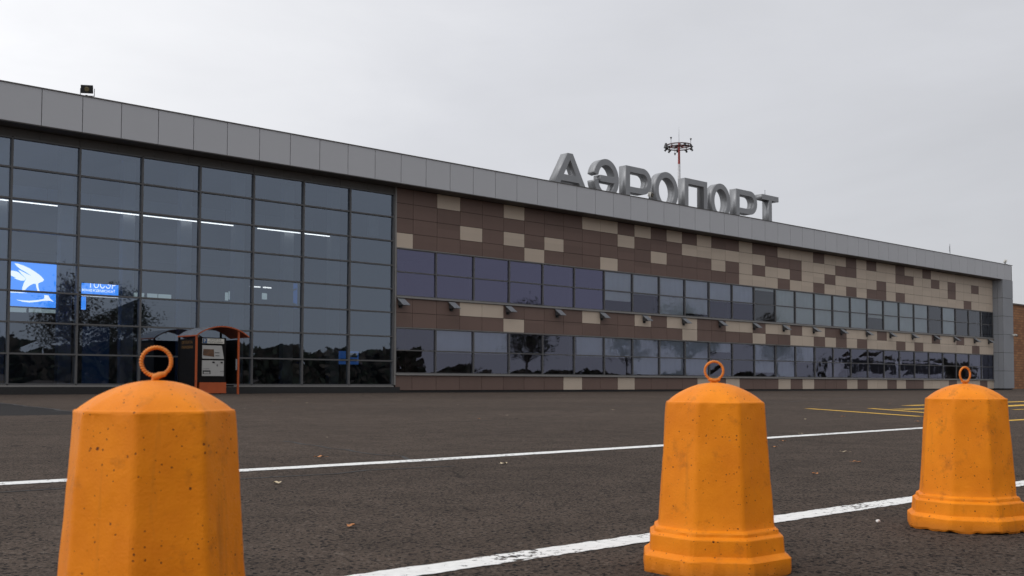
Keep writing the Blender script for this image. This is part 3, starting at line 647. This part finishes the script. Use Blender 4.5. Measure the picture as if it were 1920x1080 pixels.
def floodlight(loc, rz, tilt, lab, mat):
    t = empty('floodlight', loc, rz); t.scale = (.74, .74, .74); tag(t, lab, 'floodlight', 'floodlights on the roof edge')
    h = empty('x'); bpy.data.objects.remove(h)
    def rot(p): 
        y, z = p[1], p[2] - .2; c, s_ = math.cos(tilt), math.sin(tilt); return (p[0], y * c - z * s_, y * s_ + z * c + .2)
    a = MB(); a.hull8([rot(p) for p in [(-.25, -.12, .03), (.25, -.12, .03), (.17, .12, .07), (-.17, .12, .07), (-.25, -.12, .38), (.25, -.12, .38), (.17, .12, .33), (-.17, .12, .33)]]); a.build('housing', mat, t, bevel=.02)
    a = MB(); a.hull8([rot(p) for p in [(-.215, -.128, .065), (.215, -.128, .065), (.215, -.12, .065), (-.215, -.12, .065), (-.215, -.128, .345), (.215, -.128, .345), (.215, -.12, .345), (-.215, -.12, .345)]]); a.build('lens', M['black'], t)
    a = MB(); a.tube([rot((0, -.150, .2)), rot((0, -.131, .2))], [.085, .10], 20); a.build('reflector', plain('brass_reflector', (.17, .14, .08), .35, .5), t)
    a = MB(); a.box((-.285, -.02, -.06), (-.265, .02, .24)); a.box((.265, -.02, -.06), (.285, .02, .24)); a.box((-.285, -.03, -.08), (.285, .03, -.06)); a.box((-.04, -.2, -.10), (.04, .1, -.08)); a.build('bracket', M['dark_metal'], t)
floodlight((12.30, -.62, 9.205), R(-32), R(12), 'black floodlight on the roof edge above the glazed hall', M['black'])
floodlight((38.95, -.62, 9.205), R(20), R(15), 'cream floodlight on the roof edge in front of the grey roof letters', M['white_case'])
floodlight((78.75, -.62, 9.205), R(30), R(20), 'cream floodlight on the roof corner above the end pier', M['white_case'])
t = empty('security_camera', (79.45, -OV, 4.0)); tag(t, 'small white security camera on the grey end pier', 'camera')
a = MB(); a.box((-.03, -.2, -.03), (.03, 0, .03)); a.build('bracket', M['white_case'], t)
a = MB(); a.tube([(-.2, -.25, 0), (.14, -.25, -.03)], [.08, .08], 12); a.build('body', M['white_case'], t)
a = MB(); a.tube([(.14, -.25, -.03), (.26, -.25, -.04)], [.085, .075], 12); a.build('lens', M['black'], t)
t = empty('roof_antenna', (72.4, .5, ZT - .4)); tag(t, 'thin rod antenna standing on the roof near the end pier', 'antenna')
a = MB(); a.tube([(0, 0, 0), (0, 0, 1.45)], [.03, .015], 6); a.build('rod', M['lampgrey'], t)
a = MB(); a.tube([(-.08, 0, .9), (-.08, 0, 1.3)], .012, 6); a.tube([(-.08, 0, 1.0), (0, 0, 1.0)], .01, 6); a.build('side_rod', M['lampgrey'], t)

# high mast with lamp ring behind the roof
t = empty('light_mast', (103.0, 48.6, 0)); tag(t, 'tall red and white light mast with ring of lamps behind the roof letters', 'mast')
a = MB(); a.tube([(0, 0, 0), (0, 0, 27.3)], [.34, .16], 14); a.build('pole', M['mast_white'], t, True)
a = MB(); a.tube([(0, 0, 27.3), (0, 0, 30.0)], [.15, .12], 14); a.build('red_pole', M['red'], t, True)
a = MB(); n_ = 40
for zr, rr in ((29.35, 1.5), (29.62, 1.5)):
    pts = [(rr * math.cos(2 * math.pi * q / n_), rr * math.sin(2 * math.pi * q / n_), zr) for q in range(n_ + 1)]; a.tube(pts, .075, 6, caps=False)
for q in range(8):
    c_, s_ = math.cos(math.pi * q / 4), math.sin(math.pi * q / 4); a.tube([(c_ * .1, s_ * .1, 29.5), (1.5 * c_, 1.5 * s_, 29.5)], .035, 6); a.tube([(1.5 * c_, 1.5 * s_, 29.35), (1.5 * c_, 1.5 * s_, 29.62)], .035, 6)
a.build('lamp_ring', plain('rusty_red_ring', (.085, .045, .045), .6), t)
a = MB()
for q in range(6):
    c_, s_ = math.cos(math.pi * q / 3), math.sin(math.pi * q / 3); a.tube([(c_ * .1, s_ * .1, 29.55), (1.0 * c_, 1.0 * s_, 29.5)], .05, 6)
a.build('red_arm', M['red'], t)
for q in range(9):
    an = 2 * math.pi * q / 9 + .1; c_, s_ = math.cos(an), math.sin(an)
    a = MB(); p0 = Vector((1.55 * c_, 1.55 * s_, 29.3 + random.uniform(-.15, .15)))
    a.box((p0.x - .12, p0.y - .12, p0.z - .1), (p0.x + .12, p0.y + .12, p0.z + .1)); a.tube([p0, p0 + Vector((c_ * .2, s_ * .2, -.2))], [.07, .14], 8); a.build('lamp_head', M['dark_metal'], t)
for (qx, qz0, qz1) in ((-.98, 29.6, 30.55), (1.45, 29.6, 30.4), (-.5, 28.55, 29.4)):
    a = MB(); v_ = RT * qx; a.tube([(v_.x, v_.y, qz0), (v_.x, v_.y, qz1)], .03, 6); zz = qz1 if qz1 > 29.9 else qz0
    a.tube([(v_.x, v_.y, zz - .14), (v_.x, v_.y, zz + .1)], [.05, .13], 8); a.build('beacon', M['dark_metal'], t)
a = MB(); v_ = RT * -1.6; a.tube([(v_.x, v_.y, 29.3), (v_.x, v_.y, 29.9)], [.3, .12], 8); a.build('horn', M['dark_metal'], t)
a = MB(); a.tube([(0, 0, 30), (0, 0, 31.9)], [.03, .008], 6); a.build('lightning_rod', M['lampgrey'], t)

# ------------------------------------------------------------------ brick building at the right
t = empty('brick_building', (95.6, 6.0, 0)); tag(t, 'tan brick building beyond the end pier at the right edge', 'building')
a = MB(); a.box((0, 0, 0), (45, 14, 7.42)); a.build('wall', M['brick'], t)
a = MB(); a.box((-.1, -.1, 7.42), (45.1, 14.1, 7.56)); a.build('roof_edge', plain('dark_coping', (.10, .075, .06), .7), t)

# ------------------------------------------------------------------ parking kiosk
K = empty('parking_kiosk', (15.28, -2.1, 0)); K.scale = (1.087, 1.05, 1.108); tag(K, 'black and orange parking payment kiosk with arched orange canopy', 'kiosk')
KW, KD = 1.33, 1.15
c = MB(); ch = 1.66; sag = .28; L_ = 1.68; rad = (L_ * L_ / 4 + sag * sag) / (2 * sag); n_ = 24
def can(xx, off): 
    return ch - .015 + sag - rad + math.sqrt((rad + off) ** 2 - (xx - L_ / 2) ** 2)
for i in range(n_):
    xa, xb = L_ * i / n_ - .03, L_ * (i + 1) / n_ - .03
    za, zb = can(xa + .03, 0), can(xb + .03, 0)
    c.hull8([(xa, -.06, za), (xb, -.06, zb), (xb, KD + .05, zb), (xa, KD + .05, za), (xa, -.06, za + .035), (xb, -.06, zb + .035), (xb, KD + .05, zb + .035), (xa, KD + .05, za + .035)])
c.m = [1 if k_ % 6 == 1 else 0 for k_ in range(len(c.f))]
c.build('canopy', [M['kiosk_orange'], plain('canopy_sheet', (.16, .17, .19), .25, var=.08)], K)
for x in (0, KW):
    for y in (0, KD):
        z = can(x + .03, 0); a = MB(); a.box((x - .025, y - .025, 0), (x + .025, y + .025, z)); a.build('post', M['kiosk_orange'] if y == 0 else M['kiosk_black'], K)
a = MB(); a.box((-.012, .026, .02), (.012, KD - .026, 1.58)); a.build('side_panel', M['kiosk_black'], K)
a = MB(); a.box((KW - .012, .026, .3), (KW + .012, KD - .026, 1.58)); a.box((KW - .02, .3, .22), (KW + .02, KD - .1, .26)); a.build('side_panel', M['kiosk_black'], K)
a = MB(); a.box((.03, KD - .02, .02), (KW - .03, KD, 1.45)); a.build('back_panel', M['kiosk_black'], K)
mc = MB(); mc.box((.05, .06, .34), (.96, .75, 1.62)); mco = mc.build('ticket_machine', M['kiosk_black'], K)
a = MB(); a.box((.12, .02, .03), (.96, .70, .34)); a.build('base_panel', M['kiosk_orange'], K)
a = MB(); a.box((.20, .03, 1.45), (.88, .058, 1.59)); a.build('sign_panel', M['sign_white'], mco)
a = MB(); a.box((.205, .024, 1.455), (.345, .029, 1.585)); a.build('parking_symbol', M['sign_blue'], mco)
me = text_mesh('P', .09, .03); me.materials.append(M['sign_white']); o = link('lettering', me, mco); o.location = (.245, .020, 1.475)
for tx, zz, ww in (('ОПЛАТА', 1.53, .36), ('ПАРКОВКИ', 1.465, .46)):
    me = text_mesh(tx, .048, .012, width=ww); me.materials.append(M['black']); o = link('lettering', me, mco); o.location = (.42 if ww < .4 else .38, .026, zz)
a = MB(); a.hull8([(.205, .035, 1.014), (.885, .035, 1.014), (.885, .058, 1.014), (.205, .058, 1.014), (.205, .05, 1.395), (.82, .05, 1.395), (.82, .058, 1.395), (.205, .058, 1.395)]); a.build('upper_front', M['machine'], mco)
a = MB(); a.hull8([(.225, .026, 1.11), (.57, .026, 1.07), (.57, .042, 1.07), (.225, .042, 1.11), (.235, .034, 1.285), (.56, .034, 1.285), (.56, .05, 1.285), (.235, .05, 1.285)]); a.build('screen', M['screen'], mco)
a = MB(); a.box((.59, .033, 1.18), (.74, .04, 1.197)); a.box((.61, .03, 1.095), (.74, .038, 1.112)); a.build('card_slot', M['black'], mco)
a = MB(); a.box((.20, .035, .522), (.885, .058, .967)); a.build('lower_front', M['machine'], mco)
a = MB()
for bx in ((.52, .89, .59, .935), (.78, .89, .845, .935), (.225, .58, .46, .68), (.66, .80, .685, .84), (.66, .85, .675, .865), (.76, .655, .885, .661), (.24, .725, .42, .731)): a.box((bx[0], .028, bx[1]), (bx[2], .036, bx[3]))
a.build('coin_slot', M['black'], mco)
a = MB(); a.box((.25, .024, .59), (.43, .029, .64)); a.build('return_tray', M['machine'], mco)
a = MB(); a.box((KW - .075, .0, .70), (KW - .03, .025, 1.02)); a.build('notice', M['lampgrey'], K)
for tx, zz in (('ОПЛАТА', 1.44), ('ПАРКОВКИ', 1.30)):
    me = text_mesh(tx, .085, .008, width=.72)
    for v in me.vertices: v.co = Vector((0, -v.co.x, v.co.z))
    me.materials.append(M['letter_orange']); o = link('lettering', me, K); o.location = (-.016, .94, zz)

# ------------------------------------------------------------------ bollards
def poly_r(phi, apo, soft):
    a = (phi + math.pi / 8) % (math.pi / 4) - math.pi / 8
    r = apo / math.cos(a)
    return min(r, apo * (1.0824 - soft))
NS = 192
def bollard(name, loc, rz, seed, lab, ring_rot, ring_sx, knot, chip):
    b = empty(name, loc, rz); tag(b, lab, 'bollard', 'orange concrete bollards')
    rnd = random.Random(seed); m = MB()
    prof = [(.1490, 0.0, .012), (.1500, .006, .012), (.1488, .0330, .012), (.1476, .0352, .012), (.1388, .0418, .012), (.1374, .0436, .012), (.1370, .050, .012), (.1358, .0745, .012), (.1350, .0765, .012), (.1290, .0800, .012),
            (.1270, .0815, .012), (.1262, .0870, .012), (.1250, .0895, .012), (.1185, .0935, .012), (.1172, .098, .012)]
    for i in range(1, 22): t_ = i / 21; prof.append((.1172 + (.1008 - .1172) * t_, .098 + (.3465 - .098) * t_, .010))
    prof += [(.1007, .3488, .010), (.0999, .3510, .011), (.0986, .3522, .014), (.0970, .3526, .02)]
    cr = .1378; e0 = math.asin(.0965 / cr)
    for i in range(0, 16):
        t_ = i / 15; an = e0 * (1 - t_)
        prof.append((max(cr * math.sin(an), .0008), .3528 + cr * (math.cos(an) - math.cos(e0)), .02 + .0624 * min(1, t_ * 2.2)))
    rings = []
    for k_, (apo, z, soft) in enumerate(prof):
        ring = []
        for j in range(NS):
            ph = 2 * math.pi * j / NS
            r = poly_r(ph, apo, soft)
            p = Vector((r * math.cos(ph), r * math.sin(ph), z))
            q = p * 14 + Vector((seed * 3.1, 0, 0)); q2 = p * 60 + Vector((0, seed * 5.7, 0))
            d = noise.noise(q) * .0018 + noise.noise(q2) * .0006
            if k_ in (3, 9, 10, 12) or 36 <= k_ <= 38: d += noise.noise(p * 40 + Vector((9, seed, 0))) * .0012
            pr = Vector((p.x, p.y, 0)); pr = pr.normalized() if pr.length > 1e-5 else Vector()
            p += pr * d * min(1, r / .03)
            if k_ == 0: p.z += max(0, noise.noise(Vector((math.cos(ph) * 6, math.sin(ph) * 6, seed * 2.2)))) * chip; p -= pr * abs(noise.noise(Vector((math.cos(ph) * 9, math.sin(ph) * 9, seed)))) * chip * .6
            if k_ == 1: p.z += max(0, noise.noise(Vector((math.cos(ph) * 6, math.sin(ph) * 6, seed * 2.2)))) * chip * .7
            ring.append(len(m.v)); m.v.append(tuple(p))
        rings.append(ring)
    for a_, b_ in zip(rings[:-1], rings[1:]):
        for j in range(NS): m.f.append([a_[j], a_[(j + 1) % NS], b_[(j + 1) % NS], b_[j]]); m.m.append(0)
    m.f.append(rings[-1]); m.m.append(0)
    o = m.build('body', M['orange'], b, 2)
    # ribbed steel ring
    q = MB(); n1, n2 = 272, 14; Rr, rr = .0195, .0026; idx = []
    for i in range(n1):
        th = 2 * math.pi * i / n1; ring = []
        for j in range(n2):
            ps = 2 * math.pi * j / n2
            r = rr * (1 + .17 * math.sin(th * 34 + ps))
            if knot and abs(math.sin((th + math.pi / 2) / 2)) < .16: r *= 1.0 + .25
            ring.append(len(q.v)); q.v.append((ring_sx * (Rr + r * math.cos(ps)) * math.cos(th), r * math.sin(ps), (Rr + r * math.cos(ps)) * math.sin(th)))
        idx.append(ring)
    for i in range(n1):
        a_, b_ = idx[i], idx[(i + 1) % n1]
        for j in range(n2): q.f.append([a_[j], a_[(j + 1) % n2], b_[(j + 1) % n2], b_[j]]); q.m.append(0)
    if knot: q.tube([(-.004, -.003, -.0225), (.004, -.0035, -.0185), (.012, -.001, -.0165)], [.0042, .0048, .0034], 10); q.tube([(-.002, 0, -.029), (0, 0, -.018)], [.0052, .0048], 10)
    else: q.tube([(-.012, 0, -.0185), (0, 0, -.0212), (.012, 0, -.0185)], [.0036, .0044, .0036], 10); q.tube([(-.006, 0, -.026), (-.005, 0, -.019)], .003, 8); q.tube([(.006, 0, -.026), (.005, 0, -.019)], .003, 8)
    ro = q.build('ring', M['ring_orange'], b, True); ro.location = (0, 0, .4175); ro.rotation_euler.z = ring_rot - rz
    return b
M['ring_orange'] = plain("orange_ring_paint", (.66, .20, .016), .55, var=.25, scale=90, bump=.3)
def view_rz(loc, front_deg):
    """turn an octagon so that one of its corners stands front_deg off the sight line (to the right)"""
    v = Vector((loc[0] - CAM.x, loc[1] - CAM.y)); base = math.atan2(-v.y, -v.x)
    return base + R(front_deg) + math.pi / 8
def ring_yaw(loc, deg):
    v = Vector((loc[0] - CAM.x, loc[1] - CAM.y)); return math.atan2(v.y, v.x) - math.pi / 2 + R(deg)
B1, B2, B3 = (.631, -31.919, 0), (1.860, -31.941, 0), (2.905, -32.008, 0)
bollard('concrete_bollard', B1, view_rz(B1, -12), 1, 'large orange octagonal concrete bollard in the left foreground, its foot out of frame', ring_yaw(B1, 0), 1.0, True, .003)
bollard('concrete_bollard', B2, view_rz(B2, -18), 2, 'orange octagonal concrete bollard whose ring faces the camera, standing over the near white line', ring_yaw(B2, 10), 1.0, False, .004)
bollard('concrete_bollard', B3, view_rz(B3, -15), 3, 'orange octagonal concrete bollard at the right edge with chipped foot and ring turned sideways', ring_yaw(B3, 48), 1.0, False, .010)

# ------------------------------------------------------------------ leaves and pebbles
def leaf(x, y, s, mat, lab, rz):
    m = MB(); n_ = 9; pts = []
    for i in range(n_):
        u = i / (n_ - 1); w = .33 * math.sin(math.pi * u ** .8) * (1 + random.uniform(-.25, .25)); pts.append((u - .5, w, .12 * math.sin(u * 5) ** 2))
    for a_, b_ in zip(pts[:-1], pts[1:]):
        for sgn in (1, -1):
            m.face([(a_[0] * s, 0, .003 + a_[2] * s * .6), (b_[0] * s, 0, .003 + b_[2] * s * .6), (b_[0] * s, b_[1] * s * sgn, .003 + b_[2] * s + .12 * s * abs(b_[1])), (a_[0] * s, a_[1] * s * sgn, .003 + a_[2] * s + .12 * s * abs(a_[1]))])
    m.tube([(-.5 * s, 0, .004), (-.78 * s, .05 * s, .006)], [.012 * s, .008 * s], 5)
    o = m.build('fallen_leaf', mat); o.location = (x, y, .002); o.rotation_euler.z = rz; tag(o, lab, 'leaf', 'fallen leaves on the asphalt')
leaf(1.635, -30.91, .036, M['leaf_dry'], 'orange dry leaf on the asphalt right of the left bollard', .6)
leaf(3.433, -29.536, .05, M['leaf_pale'], 'pale dry leaf just before the far white line', .2)
leaf(5.49, -30.135, .05, M['leaf_pale'], 'pale leaf on the asphalt between the two right bollards, nearest to the far white line', 2.2)
leaf(4.073, -30.819, .035, M['leaf_dry'], 'small brown leaf on the asphalt between the two right bollards, nearest to the middle bollard', 1.2)
leaf(3.0, -28.6, .06, M['leaf_dry'], 'orange leaf just beyond the far white line', 2.8)
leaf(5.6, -29.6, .035, M['leaf_dry'], 'tiny orange leaf right of the middle bollard by the far white line', 2.8)
for i in range(34):
    d_ = random.uniform(2.5, 22); px = random.uniform(-.40, .48); p = CAM + F0 * d_ + RT * d_ * px
    if d_ < 2.9 and -.2 < px < .1: continue
    leaf(p.x, p.y, random.uniform(.012, .05), random.choice([M['leaf_dry'], M['leaf_pale'], M['leaf_pale']]), 'tiny dry leaf scrap scattered over the open asphalt', random.uniform(0, 6))
a = MB(); a.tube([(-.006, 0, .002), (-.002, .002, .0045), (.003, 0, .0045), (.007, -.001, .002)], [.002, .0045, .0045, .002], 8); o = a.build('pebble', M['pebble'], None, True); o.location = (2.793, -31.807, .002); tag(o, 'small white pebble lying in front of the right bollard', 'pebble')

# ------------------------------------------------------------------ what the panes mirror: trees, hedge and coaches across the forecourt
def tree(x, y, h, w, seed, mat, dens, lab):
    rnd = random.Random(seed); t = empty('tree', (x, y, 0)); tag(t, lab, 'tree', 'trees across the forecourt')
    m = MB(); m.tube([(0, 0, 0), (.05, 0, h * .4), (0, .05, h * .9)], [.03 * h, .02 * h, .004 * h], 8); tips = []
    for i in range(34):
        z = h * rnd.uniform(.25, .85); an = rnd.uniform(0, 6.28); l_ = w * rnd.uniform(.5, 1) * (1.1 - z / h) * 1.3
        e_ = Vector((math.cos(an) * l_, math.sin(an) * l_, z + l_ * .6)); m.tube([(0, 0, z), (e_.x * .5, e_.y * .5, z + l_ * .4), e_], [.008 * h, .005 * h, .002 * h], 5)
        for k_ in range(9):
            f_ = e_ * rnd.uniform(.5, 1); f_.z = z + (e_.z - z) * rnd.uniform(.4, 1); q = f_ + Vector((rnd.gauss(0, .12 * h * .6), rnd.gauss(0, .07 * h), rnd.uniform(.03, .12) * h)); m.tube([f_, q], [.003 * h, .001 * h], 4); tips.append(q)
        tips.append(e_)
    m.build('trunk', M['bark'], t)
    c_ = MB()
    for q in tips:
        for k_ in range(dens):
            p = q + Vector((rnd.gauss(0, .05 * h), rnd.gauss(0, .05 * h), rnd.gauss(0, .05 * h))); s_ = rnd.uniform(.04, .12) * h * .12
            u = Vector((rnd.gauss(0, 1), rnd.gauss(0, 1), rnd.gauss(0, 1))).normalized() * s_; v = u.orthogonal().normalized() * s_ * .7
            c_.face([p - u, p + v, p + u, p - v])
    c_.build('crown', mat, t)
for i, (px, h, w, dn, lab) in enumerate([(37.8, 10.5, 3.2, 10, 'slender bare tree mirrored in the hall panes under the bird poster'), (44.5, 9.3, 4.2, 16, 'broad tree mirrored in the hall panes under the lettered sign'),
        (29, 8.5, 3.5, 14, 'tree mirrored in the leftmost hall panes'), (98, 11, 4.0, 12, 'tree mirrored in the lower windows left of the middle bollard'), (122, 10, 4, 9, 'thin tree mirrored in the lower windows above the middle bollard'),
        (141, 13, 5.5, 22, 'dense dark tree mirrored in the lower windows beside the middle bollard ring'), (156, 11, 5, 16, 'tree mirrored in the lower windows between the two right bollards')]):
    tree(px, -70 - 4 * (i % 3), h, w, 40 + i, M['foliage'] if i % 2 else M['foliage2'], dn, lab)
rnd = random.Random(5); hd = MB()
for i in range(30000):
    x = rnd.uniform(-20, 260)
    hh = (5.0 if x < 90 else 1.9 if x < 195 else 6.5) * (.62 + .55 * (noise.noise(Vector((x * .14, 3, 0))) * .5 + .5)) + .7 * noise.noise(Vector((x * .6, 9, 0)))
    p = Vector((x, -84 + rnd.gauss(0, 1.4), hh * rnd.random() ** .95)); s_ = rnd.uniform(.25, .7)
    u = Vector((rnd.gauss(0, 1), rnd.gauss(0, .4), rnd.gauss(0, 1))).normalized() * s_; v = Vector((-u.z, .2, u.x)).normalized() * s_ * .7
    hd.face([p - u, p + v, p + u, p - v], rnd.randint(0, 1))
tag(hd.build('shrubbery', [M['foliage'], M['foliage2']]), 'dark belt of shrubs across the forecourt mirrored in the panes', 'shrubs', kind='stuff')
coach0 = None
for i, x in enumerate((118.3, 131.6)):
    if coach0 is None:
        t = coach0 = empty('coach')
        a = MB(); a.box((-6.2, -1.25, .35), (6.2, 1.25, 1.80)); a.box((-6.1, -1.22, 3.02), (6.05, 1.22, 3.3))
        for px_ in (-6.05, -3.9, -1.7, .5, 2.7, 4.9, 6.0): a.box((px_ - .05, -1.23, 1.80), (px_ + .05, 1.23, 3.02))
        a.build('body', M['coach_white'], t, bevel=.04)
        a = MB(); a.box((-6.05, -1.2, 1.8), (6.0, 1.2, 3.02)); a.build('windows', M['black'], t)
        for wx in (-3.6, 3.9):
            for wy in (-1.27, 1.02): a = MB(); a.tube([(wx, wy, .5), (wx, wy + .25, .5)], .5, 20); a.build('wheel', M['tyre'], t)
    else: t = copy_tree(coach0)
    t.location = (x, -33.2, 0); tag(t, ('white coach mirrored in the lower windows, %s' % ('the one nearer to the glazed hall', 'the one nearer to the end pier')[i]), 'coach', 'parked coaches')
